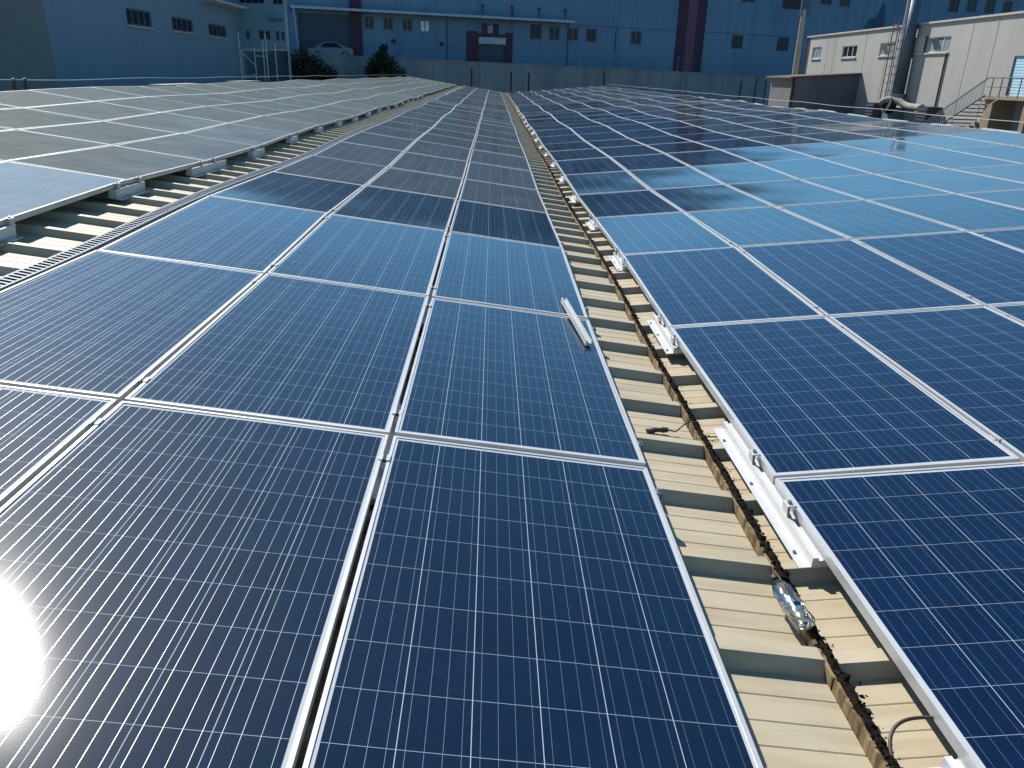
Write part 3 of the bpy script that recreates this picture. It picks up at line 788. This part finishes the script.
# left building: facade faces the roof (+x)
LX = -17.0; LY0, LY1 = 32.7, 57.0
lm = Matrix(((0,-1,0,LX),(1,0,0,LY0),(0,0,1,0),(0,0,0,1)))
e = empty('left_building', lm, 'pale blue rendered building with window bands beside the left roof ridge', 'building')
ops = [(39.85-LY0,42.65-LY0,1.63,2.37),(45.3-LY0,48.35-LY0,1.65,2.34),(50.95-LY0,54.2-LY0,1.63,2.32),
       (38.5-LY0,42.3-LY0,4.6,5.6),(45-LY0,48.8-LY0,4.6,5.6),(51-LY0,54.8-LY0,4.6,5.6)]
LT = 6.5
b = MB(); wall_open(b, 0, LY1-LY0, GROUND, LT, ops, .2); b.quad((LY1-LY0,0,GROUND),(LY1-LY0,18,GROUND),(LY1-LY0,18,LT),(LY1-LY0,0,LT)); b.quad((0,0,LT),(LY1-LY0,0,LT),(LY1-LY0,18,LT),(0,18,LT)); b.quad((LY1-LY0,18,GROUND),(0,18,GROUND),(0,18,LT),(LY1-LY0,18,LT))
b.build('wall', M['left_wall'], e)
b = MB(); b.quad((0,18,GROUND),(0,0,GROUND),(0,0,LT),(0,18,LT)); b.build('end_wall', M['left_front'], e)
b = MB(); b.box(-.1,LY1-LY0+.1,-.25,.1,LT+.003,LT+.25); b.build('parapet', M['canopy'], e)
for o in ops: window(o, e, 4, 'win_frame', 'win_glass', .07)
b = MB(); b.box(50-LY0,56.5-LY0,-.9,-.004,3.45,3.56); b.build('awning', M['canopy'], e)

# annex facing the camera between left building and the loading bay
AX0, AX1, AY = -17.0, -13.9, 57.01
am = Matrix.Translation((AX0-.9, AY, 0))
e = empty('annex_building', am, 'narrow blue annex with small windows behind the pole scaffold', 'building')
def ax(x): return x - (AX0-.9)
ops = [(ax(-16.85),ax(-15.2),3.85,4.7),(ax(-14.66),ax(-14.0),3.83,4.7),(ax(-17.2),ax(-16.9),1.8,2.27),(ax(-16.6),ax(-16.36),1.7,2.23),(ax(-15.75),ax(-15.4),1.69,2.25),(ax(-15.32),ax(-14.98),1.67,2.24),(ax(-14.62),ax(-14.38),1.65,2.23),(ax(-14.28),ax(-14.04),1.64,2.22)]
b = MB(); wall_open(b, ax(-16.99), ax(AX1), 1.05, LT-.6, [o for o in ops if o[0] > ax(-16.99)], .15); 
A0, A1, AT = ax(-16.99), ax(AX1), LT-.6
foot = [(A1,0),(A1-.05,.8),(A0+.6,6.5),(A0,6.5)]
for (xa_, ya_), (xb_, yb_) in zip(foot, foot[1:]): b.quad((xa_,ya_,GROUND),(xb_,yb_,GROUND),(xb_,yb_,AT),(xa_,ya_,AT))
b.poly([(A0,0,AT)] + [(x_,y_,AT) for x_, y_ in foot])
b.build('wall', M['annex_wall'], e)
b = MB(); b.box(ax(-16.99),ax(AX1)-.003,.35,.5,GROUND,1.045); b.build('undercroft_wall', M['undercroft'], e)
b = MB(); b.box(ax(-16.9),ax(AX1)+.02,-.06,-.004,1.02,1.12); b.build('floor_edge', M['sill'], e)
for o in ops:
    if o[0] > ax(-16.99): window(o, e, 4 if o[1]-o[0] > 1 else 2, 'win_frame', 'win_glass', .05, sill=False)
b = MB(); b.box(ax(-14.95),ax(-14.0),-.3,-.004,2.85,2.98); b.build('ledge', M['win_frame'], e)

# scaffold of thin poles before the annex
e = empty('scaffold', (-14.8, 52.0, GROUND), 'thin pale pole scaffold standing before the blue annex', 'scaffold')
SO = (-14.8, 52.0, GROUND); M['pole'] = worn('pale_pole', (.40,.46,.50), (.28,.34,.38), .5, 8)
for x, y, z1 in ((-15.62,52,1.9),(-15.95,53.2,1.4),(-14.72,52,1.1),(-13.98,52,1.85),(-14.35,52.6,1.5),(-13.75,53.2,1.4)):
    b = MB(); b.tube([(x,y,GROUND),(x,y,z1)], .035, 6); b.build('upright', M['pole'], e, off=SO)
for a, c in (((-15.62,51.95,.92),(-14.72,51.95,.05)),((-14.72,51.95,-.45),(-15.3,51.95,-.6)),((-15.62,51.95,-.55),(-13.98,51.95,-.55)),((-15.62,51.95,.9),(-13.98,51.95,.9)),((-14.72,51.95,.6),(-13.98,51.95,.6))):
    b = MB(); b.tube([a, c], .03, 6); b.build('brace', M['pole'], e, off=SO)

# right building, facade faces the roof (-x)
RX = 22.0; RY = 58.6
rm = Matrix(((0,1,0,RX),(-1,0,0,RY),(0,0,1,0),(0,0,0,1)))
e = empty('right_building', rm, 'long sunlit grey building with small windows beside the right roof ridge', 'building')
M['right_wall'] = worn('pale_grey_cladding', (.365,.358,.335), (.29,.285,.265), .75, .35, stretch=(1,1,.3))
def ry(y): return RY - y
ops = [(ry(57.55),ry(56.05),1.55,2.28),(ry(52.6),ry(50.5),1.53,2.2),(ry(47.5),ry(45.8),1.54,2.2),(ry(42.3),ry(40.2),1.58,2.28),(ry(34.95),ry(33.6),-.27,1.3)]
RT = 2.93
b = MB(); wall_open(b, 0, ry(12), GROUND, RT, ops, .14); shell(b, 0, ry(12), GROUND, RT, 14); b.quad((0,0,RT),(ry(12),0,RT),(ry(12),14,RT),(0,14,RT))
b.build('wall', M['right_wall'], e)
b = MB(); b.box(-.12,ry(12)+.1,-.10,.25,RT+.003,RT+.09); b.build('coping', M['sill'], e)
for k, o in enumerate(ops[:4]): window(o, e, 3 if k != 1 else 3, 'win_frame_white', 'win_glass_pale' if k != 1 else 'win_glass', .06, tilt=(None, None, 1, 1)[k])
M['door_blue'] = worn('pale_blue_door', (.45,.68,.78), (.38,.60,.70), .5, 2)
o = ops[4]; b = MB(); b.box(o[0]+.07,o[1]-.07,.05,.10,o[2]+.003,o[3]-.07)
for i in range(12): b.box(o[0]+.14,o[1]-.14,.035,.049,o[2]+.1+i*.115,o[2]+.16+i*.115)
dr = b.build('door', M['door_blue'], e)
b = MB(); b.box(o[0]+.002,o[0]+.068,.0,.1,o[2]+.002,o[3]-.002); b.box(o[1]-.068,o[1]-.002,.0,.1,o[2]+.002,o[3]-.002); b.box(o[0]+.068,o[1]-.068,.0,.1,o[3]-.068,o[3]-.002); b.build('door_frame', M['shutter'], dr)
# louvred shutter folded beside the fourth window
M['louvre'] = worn('cream_louvre', (.60,.56,.48), (.48,.44,.38), .6, 3)
b = MB(); sx0, sx1 = ry(43.9), ry(42.45)
b.box(sx0,sx0+.06,-.08,-.02,1.5,2.34); b.box(sx1-.06,sx1,-.08,-.02,1.5,2.34); b.box(sx0+.06,sx1-.06,-.08,-.02,1.5,1.55); b.box(sx0+.06,sx1-.06,-.08,-.02,2.29,2.34)
for i in range(9): b.box(sx0+.06,sx1-.06,-.07,-.03,1.565+i*.08,1.62+i*.08)
b.build('shutter', M['louvre'], e)
b = MB(); b.box(sx1+.002,sx1+.05,-.09,-.02,1.5,2.36); b.build('shutter_edge', M['win_frame_dark'], e)
b = MB(); b.tube([(ry(40.25),-.05,1.5),(ry(40.25),-.05,GROUND)], .045, 6); b.build('downpipe', M['win_frame_dark'], e)
b = MB(); b.tube([(.1,-.1,RT),(.1,-.1,GROUND)], .09, 8); b.build('downpipe', M['win_frame'], e)
# cladding joints
for y in (55, 53.8, 49.4, 46.6, 38.5, 36.6):
    b = MB(); b.box(ry(y)-.009, ry(y)+.009, -.012, -.003, GROUND+.01, RT-.02); b.build('cladding_joint', M['right_wall'], e)

# lean-to shed against it
e = empty('lean_to_shed', (18.1, 49.4, GROUND), 'dark lean-to shed with a thin sloping roof against the grey building', 'shed')
SO = (18.1, 49.4, GROUND); M['shed'] = worn('dark_shed_panel', (.115,.125,.155), (.085,.095,.12), .8, .8); M['shed_side'] = worn('grey_shed_panel', (.13,.13,.14), (.10,.10,.11), .8, .8)
M['shed_roof'] = worn('rusty_sheet', (.16,.11,.09), (.10,.085,.08), .7, 2)
b = MB(); x0, x1, y0, y1 = 18.05, 21.98, 49.4, 53.5
def sz(x): return .26 + (x-x0)*.075
b.quad((x0,y0,GROUND),(x1,y0,GROUND),(x1,y0,sz(x1)),(x0,y0,sz(x0))); b.build('front_wall', M['shed'], e, off=SO)
b = MB(); b.quad((x1,y1,GROUND),(x0,y1,GROUND),(x0,y1,sz(x0)),(x1,y1,sz(x1))); b.build('back_wall', M['shed'], e, off=SO)
b = MB(); b.quad((x0,y1,GROUND),(x0,y0,GROUND),(x0,y0,sz(x0)),(x0,y1,sz(x0))); b.build('side_wall', M['shed_side'], e, off=SO)
b = MB(); b.box(x0-.10,x0+.05,y0-.06,y0+.08,GROUND,sz(x0)-.01); b.build('corner_post', M['black'], e, off=SO)
b = MB(); n_ = 0
xa, xb = x0-.3, x1; b.v = [(xa,y0-.2,sz(xa)+.01),(xb,y0-.2,sz(xb)+.01),(xb,y1+.2,sz(xb)+.01),(xa,y1+.2,sz(xa)+.01),(xa,y0-.2,sz(xa)+.09),(xb,y0-.2,sz(xb)+.09),(xb,y1+.2,sz(xb)+.09),(xa,y1+.2,sz(xa)+.09)]
b.f = [(0,3,2,1),(4,5,6,7),(0,1,5,4),(1,2,6,5),(2,3,7,6),(3,0,4,7)]; b.m = [0]*6
b.build('roof', M['shed_roof'], e, off=SO)

# round exhaust chimney with its elbow
M['duct'] = worn('blue_grey_duct', (.10,.13,.165), (.07,.095,.125), .5, 2, .2); M['lag'] = worn('beige_lagging', (.30,.28,.24), (.22,.20,.165), .8, 5, bump=.3)
CX, CY = 21.62, 43.6
e = empty('exhaust_chimney', (CX, CY, GROUND), 'tall round blue-grey exhaust chimney with a beige lagged elbow at its foot', 'chimney')
SO = (CX, CY, GROUND)
b = MB(); b.tube([(CX,CY,-.55),(CX,CY,4.6)], .31, 24); b.build('stack', M['duct'], e, smooth=True, off=SO)
b = MB(); b.tube([(CX-.37,CY+.10,-.55),(CX-.37,CY+.10,4.8)], .045, 8); b.build('conduit', M['rail'], e, off=SO)
b = MB(); b.tube([(CX,CY,-.62),(CX,CY,-.40)], .44, 20); b.build('flange', M['galv'], e, off=SO)
b = MB(); b.tube(smooth_curve([Vector(p) for p in ((CX-.75,CY+.3,-.95),(CX-.5,CY+.0,-.72),(CX-.15,CY-.5,-.78),(CX+.05,CY-1.2,-.98),(CX+.1,CY-2.6,-1.02))]), .17, 16); b.build('elbow', M['lag'], e, smooth=True, off=SO)
b = MB(); b.tube([(CX-.2,CY-.1,-1.05),(CX-.55,CY-.1,-.95)], .42, 18); b.build('fan_housing', M['black'], e, off=SO)
b = MB(); b.box(CX-.35,CX+.35,CY-.3,CY+.6,GROUND,-1.1); b.build('stand', M['galv'], e, off=SO)
for k, (dy, lb) in enumerate(((2.2, 'grey unit box left of the chimney foot'), (-3.5, 'dark unit box right of the chimney foot'))):
    e = empty('ventilation_unit', (CX, CY+dy, GROUND), lb, 'unit'); b = MB()
    b.box(-.35,.4,-.5,.5,0,-GROUND-.93); b.build('casing', M['win_frame_dark'], e)
    b = MB()
    for i in range(4): b.box(-.375,-.353,-.42,.42,-GROUND-1.6+i*.16,-GROUND-1.5+i*.16)
    b.build('grille', M['shutter'], e)
# ladder on the facade
e = empty('wall_ladder', (21.85, 45.6, GROUND), 'thin rusty ladder fixed to the grey facade left of the chimney', 'ladder'); SO = (21.85,45.6,GROUND)
M['rust'] = worn('rusty_steel', (.16,.10,.07), (.09,.06,.05), .8, 8)
for y in (45.9, 45.35):
    b = MB(); b.tube([(21.8,y,GROUND),(21.8,y,RT+.5)], .03, 6); b.build('stile', M['rust'], e, off=SO)
for i in range(24):
    b = MB(); b.tube([(21.8,45.35,GROUND+.4+i*.42),(21.8,45.9,GROUND+.4+i*.42)], .02, 5); b.build('rung', M['rust'], e, off=SO)

# stair with landing before the blue door
e = empty('metal_staircase', (21.3, 35.2, GROUND), 'outdoor stair with railing and landing under the pale blue door', 'staircase'); SO = (21.3, 35.2, GROUND)
M['landing'] = worn('brown_concrete', (.30,.23,.16), (.20,.15,.11), .85, 2)
LZ = -.31; xa, xb = 20.9, 21.99
b = MB(); b.box(xa,xb,31.7,34.65,LZ-.12,LZ); b.build('landing', M['landing'], e, off=SO)
b = MB(); b.box(xa+.1,xb,34.05,34.6,GROUND,LZ-.123); b.build('support_wall', M['landing'], e, off=SO)
b = MB(); b.box(xa+.1,xb,31.72,32.0,GROUND,LZ-.123); b.build('support_wall', M['landing'], e, off=SO)
b = MB(); n_ = 20
for i in range(n_): b.box(xa,xb-.05,34.66+i*.36,34.66+(i+1)*.36-.01,LZ-.17*(i+1)-.04,LZ-.17*(i+1))
b.build('treads', M['win_frame_dark'], e, off=SO)
sl = .17/.36
def hz(Y): return LZ - max(0, Y-34.65)*sl
for x in (xa,):
    b = MB(); b.tube([(x,31.75,LZ+.72),(x,34.6,LZ+.72),(x,41.8,hz(41.8)+.72)], .025, 6); b.tube([(x,31.75,LZ+.36),(x,34.6,LZ+.36)], .015, 5)
    b.tube([(x,34.6,LZ+.02),(x,41.8,hz(41.8)+.02)], .03, 6)
    b.tube([(x,31.75,LZ+.72),(xb,31.75,LZ+.72)], .025, 6)
    b.build('handrail', M['rust'], e, off=SO)
    Y = 31.75
    while Y < 41.7:
        b = MB(); b.tube([(x,Y,hz(Y)-.02),(x,Y,hz(Y)+.72)], .022 if Y < 34.7 else .016, 5); Y += .62 if Y < 34.6 else .18
        b.build('baluster', M['rust'] if Y < 34.9 else M['pole'], e, off=SO)
    b = MB(); b.tube([(x,34.5,LZ-.1),(x-.0,35.2,-1.1)], .02, 5); b.tube([(x,33.6,LZ-.1),(x,34.2,-.7)], .02, 5); b.build('brace', M['rail'], e, off=SO)

# utility pole at the far end of the right building
e = empty('utility_pole', (22.4, 61.2, GROUND), 'weathered beige utility pole at the far corner of the grey building', 'pole')
M['wood'] = worn('grey_wood', (.40,.33,.26), (.28,.23,.19), .9, 6, stretch=(1,1,.1))
b = MB(); b.tube([(0,0,0),(-.1,0,-GROUND+4.9)], [.28,.17], 10); b.build('shaft', M['wood'], e)
b = MB(); b.box(-.35,.30,-.08,.08,-GROUND+4.5,-GROUND+5.5); b.build('transformer_box', M['stain'], e)

# car on the terrace
e = empty('parked_car', BR @ Matrix.Translation((.15, -3.2, terr(0))) , 'silver-white saloon car parked before the dark loading bay', 'car')
M['paint'] = worn('silver_paint', (.17,.20,.23), (.15,.175,.20), .3, 2)
prof = [(-2.15,.30),(-2.2,.55),(-2.1,.78),(-1.45,.92),(-.75,1.38),(-.2,1.46),(.5,1.44),(1.1,1.20),(1.5,1.00),(2.1,.92),(2.2,.6),(2.15,.30)]
b = MB(); k = len(prof); n = 0
for y, s in ((-.85,.0),(-.80,.02),(-.62,1),(.62,1),(.80,.02),(.85,.0)):
    for x, z_ in prof:
        hi = max(0, z_-.95)
        yy = y if abs(y) > .7 and z_ <= .95 else (math.copysign(.82-.42*hi, y) if abs(y) > .7 else y*(1-.25*hi))
        b.v.append((x, yy, z_))
for i in range(5):
    for q in range(k):
        q2 = (q+1) % k; b.f.append((i*k+q, i*k+q2, (i+1)*k+q2, (i+1)*k+q)); b.m.append(0)
b.f.append(tuple(range(k))); b.m.append(0); b.f.append(tuple(reversed(range(5*k, 6*k)))); b.m.append(0)
b.build('body', M['paint'], e)
for s in (-1, 1):
    b = MB(); yb = s*.835; yt = s*.66
    b.v = [(-1.05,yb,.97),(1.15,yb,.97),(.55,yt,1.37),(-.6,yt,1.36)]; b.f = [(0,1,2,3)] if s < 0 else [(3,2,1,0)]; b.m = [0]
    b.build('side_window', M['win_glass'], e)
for x in (-1.35, 1.35):
    for s in (-1, 1):
        b = MB(); b.tube([(x,s*.72,.32),(x,s*.88,.32)], .32, 18); wv = b.build('wheel', M['black'], e)
        b = MB(); b.tube([(x,s*.885,.32),(x,s*.89,.32)], .2, 12); b.build('rim', M['galv'], wv)

# ------------------------------------------------------------------ trees before the retaining wall
M['leaf'] = worn('dark_leaf', (.010,.018,.009), (.028,.042,.018), .6, 1.5)
M['bark'] = worn('bark', (.10,.07,.05), (.05,.04,.03), .9, 6)
def tree(base, h, lobes, label, seed):
    rs = random.Random(seed)
    e = empty('tree', base, label, 'tree', 'dark trees before the retaining wall')
    b = MB(); b.tube([(0,0,0),(.1,0,h*.3),(-.05,.1,h*.6),(0,0,h*.9)], [.22,.17,.11,.04], 8)
    for c, r in lobes: b.tube([(0,0,h*.35),tuple(Vector(c)*.6+Vector((0,0,h*.15))),c], [.10,.07,.03], 6)
    b.build('trunk', M['bark'], e)
    b = MB()
    for c, r in lobes:
        for _ in range(int(620*r*r)):
            d = Vector((rs.gauss(0,1),rs.gauss(0,1),rs.gauss(0,1))).normalized()
            p = Vector(c) + d*r*(rs.random()**.45)*(1+.28*noise.noise(d*2.3+Vector(c)))
            s = rs.uniform(.06,.14); q = Matrix.Rotation(rs.uniform(0,6.28),3,Vector((rs.gauss(0,1),rs.gauss(0,1),rs.gauss(0,1))).normalized())
            b.quad(*[p + q @ Vector(t)*s for t in ((-1,-.5,0),(1,-.5,.2),(1,.5,0),(-1,.5,-.2))])
    b.build('crown', M['leaf'], e)
tree((-17.7, 78.5, GROUND), 8.2, [((-1.5,0,7.0),1.2),((-.2,.2,7.7),1.0),((1.0,-.1,7.1),1.0),((2.3,.1,6.5),.8),((-.6,0,5.8),1.6),((1.4,.3,5.6),1.5)], 'broad dark tree before the wall, under the parked car', 1)
tree((-10.6, 80.5, GROUND), 9.0, [((.1,0,9.0),.45),((-.1,0,8.3),.65),((-.7,.1,7.6),.8),((.6,0,7.5),.85),((-1.2,0,6.8),.7),((1.6,.1,6.6),.75),((0,.2,6.2),1.5)], 'narrow pointed dark tree before the wall, right of the parked car', 2)
